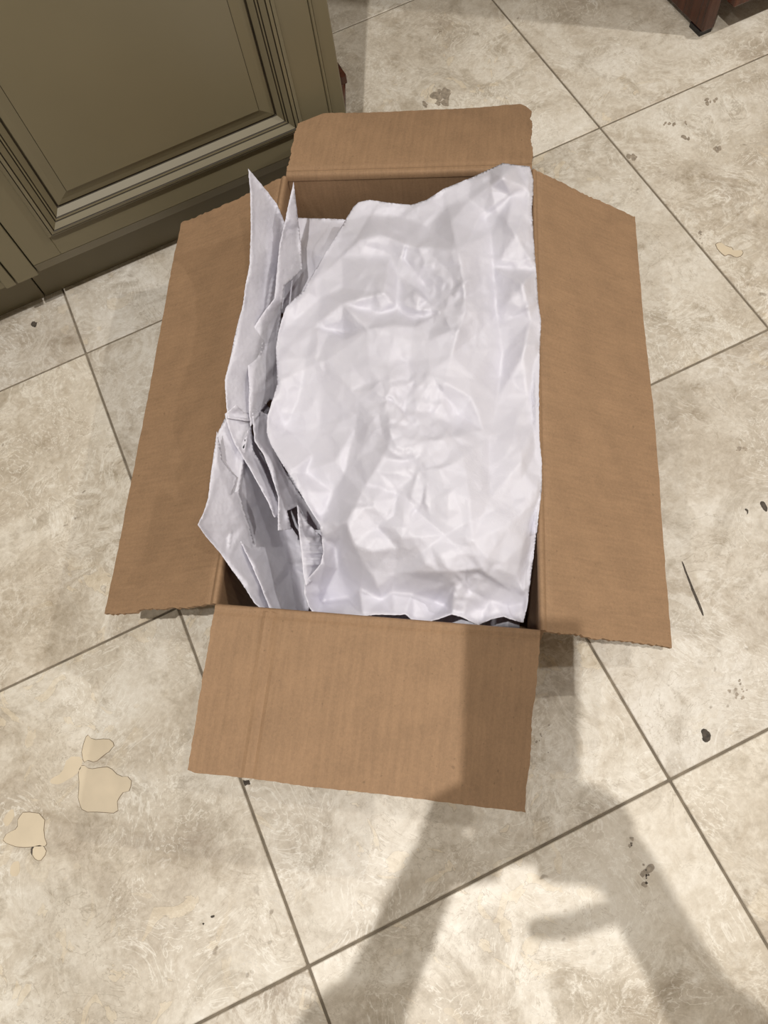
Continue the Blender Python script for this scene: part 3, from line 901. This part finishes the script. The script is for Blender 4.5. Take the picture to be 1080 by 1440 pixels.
# face frame strips around the doors, with open gaps backed by olive reveals
box('reveal', -0.0012, 0.0012, FY - 0.0005, FY + 0.004, 0.112, 0.85, M['olive'], cab)
box('face_stile', -0.034, -0.0012, FY - 0.0125, FY + 0.006, ZB, 0.87, M['olive'], cab, 0.001, 1)
box('reveal', -0.0365, -0.0340, FY - 0.0005, FY + 0.004, ZB, 0.85, M['olive'], cab)
box('face_stile', -0.052, -0.0365, FY - 0.0135, FY + 0.006, ZB, 0.87, M['olive'], cab, 0.001, 1)
box('face_stile', 0.4885, 0.511, FY - 0.0095, FY + 0.006, ZB, 0.87, M['olive'], cab, 0.002, 2)
box('bead', 0.4845, 0.4885, FY - 0.0145, FY + 0.002, 0.112, 0.85, M['olive'], cab, 0.0016, 2)
bm = bmesh.new()     # sloped bottom rail under the doors
pr = [(FY + 0.004, ZB), (FY - 0.006, ZB), (FY - 0.0125, 0.1205), (FY + 0.004, 0.1205)]
for xa, xb in ((0.001, 0.4885),):
    a = [bm.verts.new((xa, y, z)) for y, z in pr]; b = [bm.verts.new((xb, y, z)) for y, z in pr]
    for q in range(4):
        bm.faces.new([a[q], a[(q + 1) % 4], b[(q + 1) % 4], b[q]])
    bm.faces.new(a[::-1]); bm.faces.new(b)
bmesh.ops.recalc_face_normals(bm, faces=bm.faces)
bm_obj('bottom_rail', bm, M['olive'], cab)
box('bottom_rail', -0.60, -0.052, FY - 0.0095, FY + 0.004, ZB, 0.1205, M['olive'], cab, 0.001, 1)
top = box('worktop', CX0 - 0.02, CX1 + 0.03, FY - 0.045, CY1 + 0.03, 0.88, 0.92, M['stone'], None, 0.008, 3)
tag(top, 'dark stone worktop lying on the olive cabinet', 'worktop')

# ------------------------------------------------------------------ dark wooden sideboard, only a bottom corner in view
sb = empty('sideboard', (1.62, 0.32, 0))
tag(sb, 'dark red-brown wooden sideboard standing on slab sides across from the cabinet', 'sideboard')
bm = box_bm(1.166, 1.190, 0.092, 0.60, 0.008, 0.80, 0.003, 2)
bm_obj('side_panel', bm, M['wood'], sb)
box('side_panel', 2.06, 2.092, 0.085, 0.60, 0.008, 0.80, M['wood'], sb, 0.003, 2)
for gx in (1.165, 2.063):
    for gy in (0.095, 0.56):
        box('glide', gx, gx + 0.024, gy, gy + 0.03, 0.0, 0.009, M['black'], sb)
box('bottom_shelf', 1.190, 2.06, 0.062, 0.60, 0.060, 0.085, M['wood'], sb, 0.002)
box('back_panel', 1.192, 2.06, 0.58, 0.60, 0.03, 0.80, M['wood'], sb)
box('door_panel', 1.194, 1.625, 0.088, 0.106, 0.19, 0.78, M['wood'], sb, 0.002)
box('door_panel', 1.627, 2.058, 0.088, 0.106, 0.19, 0.78, M['wood'], sb, 0.002)
box('top_board', 1.14, 2.11, 0.06, 0.62, 0.80, 0.83, M['wood'], sb, 0.004)

# ------------------------------------------------------------------ marks on the stone: filler patches, pits
def smooth_poly(pts, rounds=2):
    p = np.array(pts, float)
    for _ in range(rounds):
        q = np.roll(p, -1, 0)
        p = np.stack([0.75 * p + 0.25 * q, 0.25 * p + 0.75 * q], 1).reshape(-1, 2)
    return p
def floor_patch(name, pts, mat, z=0.0004, grow=0.0, seed=0, rounds=2, rough=0.0):
    p = smooth_poly(pts, rounds)
    if rough:
        p = p + np.random.RandomState(seed).uniform(-rough, rough, p.shape)
    if grow:
        c = p.mean(0); d = p - c; p = c + d * (1 + grow / (np.linalg.norm(d, axis=1, keepdims=True) + 1e-9))
    w = np.array([un(x, y, 0.0) for x, y in p])
    c = w.mean(0)
    i, j = int(math.floor(c[0] / TS)), int(math.floor(-c[1] / TS))
    tl = TILES[(i, j)]
    lim = TS / 2 - JW / 2 - 0.0005
    loc = np.array(tl.location)
    w = w - loc
    w[:, 0] = np.clip(w[:, 0], -lim, lim); w[:, 1] = np.clip(w[:, 1], -lim, lim)
    n = len(w)
    vt = [(a[0], a[1], z) for a in w] + [(a[0], a[1], -0.0005) for a in w]
    bm = bmesh.new()
    vv = [bm.verts.new(q) for q in vt]
    f = bm.faces.new(vv[:n])
    for k in range(n):
        bm.faces.new([vv[k], vv[(k + 1) % n], vv[n + (k + 1) % n], vv[n + k]])
    bmesh.ops.recalc_face_normals(bm, faces=bm.faces)
    bmesh.ops.triangulate(bm, faces=[x for x in bm.faces if len(x.verts) > 4])
    o = bm_obj(name, bm, mat)
    o.parent = tl
    return o
PATCHES = [
 [(122,1031),(130,1041),(150,1038),(161,1046),(157,1055),(146,1060),(134,1072),(126,1068),(117,1072),(116,1052)],
 [(116,1074),(128,1083),(140,1080),(155,1078),(168,1092),(184,1093),(184,1110),(170,1117),(164,1130),(166,1143),(140,1141),(118,1141),(110,1128),(113,1105),(110,1085)],
 [(95,1065),(118,1064),(113,1085),(100,1094),(84,1103),(70,1103),(72,1095),(88,1088)],
 [(35,1141),(62,1145),(62,1175),(68,1190),(50,1190),(30,1192),(2,1184),(12,1170),(24,1165),(26,1150)],
 [(4,1150),(18,1134),(20,1152),(8,1165)],
 [(46,1190),(60,1187),(66,1200),(56,1212),(46,1206)],
 [(15,1213),(29,1211),(27,1232),(14,1232)],
 [(1006,344),(1012,340),(1018,345),(1028,348),(1032,352),(1045,353),(1043,360),(1034,362),(1026,357),(1018,360),(1010,352)],
]
for k, pp in enumerate(PATCHES):
    if k in (0, 1, 3, 5, 7):
        floor_patch('filler_rim', pp, M['rim'], 0.0002, 0.9, k, 1, 0.9)
    floor_patch('filler_patch', pp, M['fillr'], 0.0004, 0.0, k, 1, 0.9)
def cluster(px, py, rx, ry, n, mat, seed, size=2.4):
    """irregular pitted patch: several small ragged blobs in one stain"""
    r = np.random.RandomState(seed)
    for q in range(n):
        a, d = r.uniform(0, 6.28), r.uniform(0, 1) ** 0.7
        cx, cy = px + rx * d * math.cos(a), py + ry * d * math.sin(a)
        k = r.randint(7, 11); sz = size * r.uniform(0.5, 1.5)
        pts = [(cx + sz * r.uniform(0.45, 1.3) * math.cos(6.283 * t / k), cy + sz * r.uniform(0.45, 1.3) * math.sin(6.283 * t / k)) for t in range(k)]
        floor_patch('pit' if mat == 'pit' else 'stain', pts, M[mat], (0.0005 if mat == 'pit' else 0.0002) + q * 0.00002, 0.0, seed + q, 1, 0.2)
MARKS = [
 ([(985,1027),(990,1024),(995,1027),(1000,1033),(999,1041),(993,1045),(987,1041),(988,1034)], 'pit'),
 ([(43,456),(47,451),(51,454),(53,453),(50,461),(45,459)], 'pit'),
 ([(340,1096),(346,1098),(350,1096),(353,1104),(347,1103),(344,1107)], 'pit'),
 ([(1068,706),(1074,704),(1080,715),(1078,721),(1071,714)], 'pit'),
 ([(1046,716),(1051,715),(1053,720),(1050,725),(1051,720)], 'pit'),
 ([(958,786),(963,797),(974,825),(990,862),(989,868),(984,858),(971,826),(961,799)], 'pit'),
 ([(44,1190),(50,1187),(62,1188),(52,1190),(47,1193),(46,1204),(43,1200)], 'pit'),
 ([(297,1287),(303,1287),(300,1291),(296,1290)], 'pit'),
 ([(284,1298),(288,1298),(286,1302)], 'pit'),
 ([(478,112),(484,113),(484,117),(480,117)], 'pit'),
]
for k, (pp, mm) in enumerate(MARKS):
    floor_patch('pit' if mm == 'pit' else 'stain', pp, M[mm], 0.0003, 0.0, 100 + k, 2, 0.35)
for k, (px, py, rx, ry, n_, mm, sz) in enumerate([
    (910, 1228, 7, 18, 9, 'brown', 4.0), (909, 1232, 4, 14, 5, 'pit', 1.8), (887, 1184, 4, 9, 5, 'brown', 2.6), (887, 1190, 2, 5, 2, 'pit', 1.6),
    (620, 135, 14, 14, 9, 'brown', 5.5), (890, 221, 6, 5, 5, 'brown', 3.4), (966, 194, 8, 4, 5, 'brown', 3.2), (1008, 214, 8, 8, 6, 'brown', 2.6),
    (995, 142, 16, 5, 7, 'brown', 2.4), (1045, 970, 20, 14, 10, 'brown', 2.2), (945, 172, 22, 8, 7, 'brown', 2.0), (985, 335, 8, 12, 6, 'brown', 1.8),
    (1042, 630, 8, 6, 4, 'brown', 2.2), (760, 1040, 30, 26, 7, 'brown', 1.5), (600, 150, 20, 12, 4, 'brown', 3.0)]):
    cluster(px, py, rx, ry, n_, mm, 500 + 40 * k, sz)

# ------------------------------------------------------------------ the photographer, whose arms and phone cast the shadow on the floor
LR = np.array([0.888, -0.459]); LU = np.array([0.459, 0.888])
def loc(r, u, z):
    p = CC[:2] + LR * r + LU * u
    return (p[0], p[1], z)
person = empty('person', loc(0, -0.60, 0.0))
tag(person, 'person in grey jumper and dark jeans holding a phone over the cardboard box', 'person')

def skin_mesh(name, nodes, edges, mat, parent, sub=2, root=None):
    """nodes: {key: (r, u, z, radius)}"""
    keys = list(nodes)
    me = bpy.data.meshes.new(name)
    me.from_pydata([loc(*nodes[k][:3]) for k in keys], [(keys.index(a), keys.index(b)) for a, b in edges], [])
    me.materials.append(mat)
    o = bpy.data.objects.new(name, me)
    link(o)
    sk = o.modifiers.new('skin', 'SKIN')
    sk.use_smooth_shade = True
    if not me.skin_vertices:
        me.attributes.new('skin', 'FLOAT', 'POINT')
    for i, k in enumerate(keys):
        rd = nodes[k][3]
        me.skin_vertices[0].data[i].radius = rd if isinstance(rd, tuple) else (rd, rd)
        me.skin_vertices[0].data[i].use_root = (k == (root or keys[0]))
    sb_ = o.modifiers.new('sub', 'SUBSURF'); sb_.levels = sub; sb_.render_levels = sub
    o.parent = parent
    o.matrix_parent_inverse = Matrix.Translation(-parent.location)
    return o

BN = {'pelvis': (0, -0.60, 0.90, 0.13), 'waist': (0, -0.60, 1.02, 0.115), 'chest': (0, -0.57, 1.18, 0.125), 'neckb': (0, -0.545, 1.31, 0.055),
      'neck': (0, -0.525, 1.365, 0.046), 'jaw': (0, -0.475, 1.425, (0.064, 0.060)), 'skull': (0, -0.475, 1.505, (0.086, 0.096)), 'crown': (0, -0.485, 1.575, 0.066)}
BE = [('pelvis', 'waist'), ('waist', 'chest'), ('chest', 'neckb'), ('neckb', 'neck'), ('neck', 'jaw'), ('jaw', 'skull'), ('skull', 'crown')]
HANDS = {
 -1: dict(shoulder=(-0.185, -0.55, 1.29, 0.05), elbow=(-0.225, -0.42, 1.00, 0.042), fore=(-0.150, -0.27, 0.925, 0.033), wrist=(-0.112, -0.195, 0.905, 0.023),
          palm=(-0.086, -0.140, 0.903, 0.024),
          index=[(-0.078, -0.088, 0.917), (-0.050, -0.072, 0.915), (-0.026, -0.068, 0.916)], middle=[(-0.078, -0.104, 0.908), (-0.046, -0.092, 0.904), (-0.018, -0.088, 0.906)],
          ring=[(-0.078, -0.121, 0.899), (-0.048, -0.120, 0.890), (-0.018, -0.119, 0.891)], little=[(-0.078, -0.136, 0.889), (-0.054, -0.133, 0.884), (-0.034, -0.131, 0.885)],
          thumb=[(-0.082, -0.130, 0.928), (-0.068, -0.100, 0.944), (-0.048, -0.078, 0.950)]),
 1: dict(shoulder=(0.185, -0.55, 1.29, 0.05), elbow=(0.215, -0.42, 1.00, 0.042), fore=(0.118, -0.26, 0.925, 0.034), wrist=(0.080, -0.185, 0.905, 0.024),
         palm=(0.052, -0.135, 0.903, 0.025),
         index=[(0.044, -0.090, 0.908), (0.018, -0.078, 0.900), (-0.006, -0.076, 0.901)], middle=[(0.044, -0.110, 0.897), (0.014, -0.112, 0.885), (-0.012, -0.112, 0.884)],
         ring=[(0.044, -0.128, 0.890), (0.014, -0.128, 0.880), (-0.010, -0.128, 0.880)], little=[(0.046, -0.152, 0.886), (0.012, -0.164, 0.880), (-0.018, -0.168, 0.882)],
         thumb=[(0.046, -0.122, 0.930), (0.024, -0.108, 0.940), (0.000, -0.098, 0.944)]),
}
for s_, hd in HANDS.items():
    p = 'L' if s_ < 0 else 'R'
    prev = 'chest'
    for k in ('shoulder', 'elbow', 'fore', 'wrist', 'palm'):
        BN[p + k] = hd[k]; BE.append((prev, p + k)); prev = p + k
    for fg in ('index', 'middle', 'ring', 'little', 'thumb'):
        prev = p + 'palm'
        for q, pt in enumerate(hd[fg]):
            rad = {'thumb': 0.0105, 'little': 0.0088}.get(fg, 0.0104) * (1.05, 1.0, 0.85)[q]
            BN[p + fg + str(q)] = (*pt, rad); BE.append((prev, p + fg + str(q))); prev = p + fg + str(q)
    for k, v in dict(hip=(0.10 * s_, -0.60, 0.86, 0.09), knee=(0.11 * s_, -0.585, 0.47, 0.06), ankle=(0.115 * s_, -0.62, 0.09, 0.04), heel=(0.115 * s_, -0.63, 0.045, 0.036), toe=(0.13 * s_, -0.50, 0.035, 0.03)).items():
        BN[p + k] = v
    BE += [('pelvis', p + 'hip'), (p + 'hip', p + 'knee'), (p + 'knee', p + 'ankle'), (p + 'ankle', p + 'heel'), (p + 'heel', p + 'toe')]
skin_mesh('body', BN, BE, M['skin'], person, 2, 'pelvis')
# clothes follow the body a little outside it
CN = {'hem': (0, -0.60, 0.78, 0.150), 'hips': (0, -0.60, 0.90, 0.158), 'waist': (0, -0.60, 1.02, 0.135), 'chest': (0, -0.57, 1.18, 0.145), 'neckb': (0, -0.54, 1.325, 0.072)}
CE = [('hem', 'hips'), ('hips', 'waist'), ('waist', 'chest'), ('chest', 'neckb')]
for s_, p in ((-1, 'L'), (1, 'R')):
    h = HANDS[s_]
    CN[p + 'shoulder'] = (*h['shoulder'][:3], 0.068); CN[p + 'elbow'] = (*h['elbow'][:3], 0.056); CN[p + 'fore'] = (*h['fore'][:3], 0.045)
    w = np.array(h['wrist'][:3]); fo = np.array(h['fore'][:3]); cf = w + (fo - w) * 0.12
    CN[p + 'cuff'] = (*cf, 0.035)
    CE += [('chest', p + 'shoulder'), (p + 'shoulder', p + 'elbow'), (p + 'elbow', p + 'fore'), (p + 'fore', p + 'cuff')]
skin_mesh('jumper', CN, CE, M['knit'], person, 2, 'hem')
TN = {'seat': (0, -0.60, 0.865, 0.14), 'band': (0, -0.60, 1.0, 0.128)}; TE = [('band', 'seat')]
for s_, p in ((-1, 'L'), (1, 'R')):
    TN[p + 'hip'] = (0.105 * s_, -0.60, 0.72, 0.098); TN[p + 'knee'] = (0.11 * s_, -0.585, 0.47, 0.075); TN[p + 'hemline'] = (0.115 * s_, -0.62, 0.10, 0.062)
    TE += [('seat', p + 'hip'), (p + 'hip', p + 'knee'), (p + 'knee', p + 'hemline')]
skin_mesh('jeans', TN, TE, M['denim'], person, 2, 'seat')
for s_ in (-1, 1):
    skin_mesh('shoe', {'heel': (0.115 * s_, -0.645, 0.05, 0.05), 'mid': (0.122 * s_, -0.57, 0.047, 0.047), 'toe': (0.132 * s_, -0.48, 0.038, 0.038)},
              [('heel', 'mid'), ('mid', 'toe')], M['sole'], person, 2)
skin_mesh('hair', {'back': (0, -0.535, 1.44, 0.078), 'crown': (0, -0.515, 1.535, 0.102), 'front': (0, -0.475, 1.572, 0.092)}, [('back', 'crown'), ('crown', 'front')], M['hair'], person, 2)
for s_ in (-1, 1):
    bm = bmesh.new(); bmesh.ops.create_uvsphere(bm, u_segments=16, v_segments=10, radius=0.011, matrix=Matrix.Translation(loc(0.028 * s_, -0.402, 1.500)))
    ey = bm_obj('eye', bm, M['sole'], person, True)
    bm = bmesh.new(); bmesh.ops.create_uvsphere(bm, u_segments=12, v_segments=8, radius=0.0055, matrix=Matrix.Translation(loc(0.028 * s_, -0.395, 1.497)))
    ir = bm_obj('iris', bm, M['hair'], None, True); ir.parent = ey
    skin_mesh('ear', {'a': (0.082 * s_, -0.485, 1.515, 0.013), 'b': (0.079 * s_, -0.478, 1.480, 0.009)}, [('a', 'b')], M['skin'], person, 1)
skin_mesh('nose', {'a': (0, -0.394, 1.497, 0.009), 'b': (0, -0.382, 1.468, 0.013)}, [('a', 'b')], M['skin'], person, 2)
skin_mesh('mouth', {'a': (-0.02, -0.418, 1.435, 0.006), 'b': (0, -0.412, 1.435, 0.008), 'c': (0.02, -0.418, 1.435, 0.006)}, [('a', 'b'), ('b', 'c')], simple('lips', (0.45, 0.18, 0.15), 0.4), person, 2)

# phone, its lens just behind the viewpoint
RT, UP, BK = RR[0], -RR[1], -RR[2]
phone = empty('phone', tuple(CC - UP * 0.055 - RT * 0.022 + BK * 0.012))
tag(phone, 'black phone held flat over the cardboard box by the person', 'phone')
def cam_box(name, r0, r1, u0, u1, b0, b1, mat, bev):
    bm = box_bm(r0, r1, u0, u1, b0, b1, bev, 3)
    T = Matrix(((RT[0], UP[0], BK[0], CC[0]), (RT[1], UP[1], BK[1], CC[1]), (RT[2], UP[2], BK[2], CC[2]), (0, 0, 0, 1)))
    bmesh.ops.transform(bm, matrix=T, verts=bm.verts)
    return bm_obj(name, bm, mat, phone)
cam_box('casing', -0.060, 0.016, -0.136, 0.034, 0.008, 0.016, M['black'], 0.0035)
cam_box('screen', -0.057, 0.013, -0.133, 0.031, 0.0155, 0.0165, M['black'], 0.0004)
cam_box('camera_bump', -0.022, 0.013, -0.012, 0.031, 0.0065, 0.0085, M['black'], 0.0008)
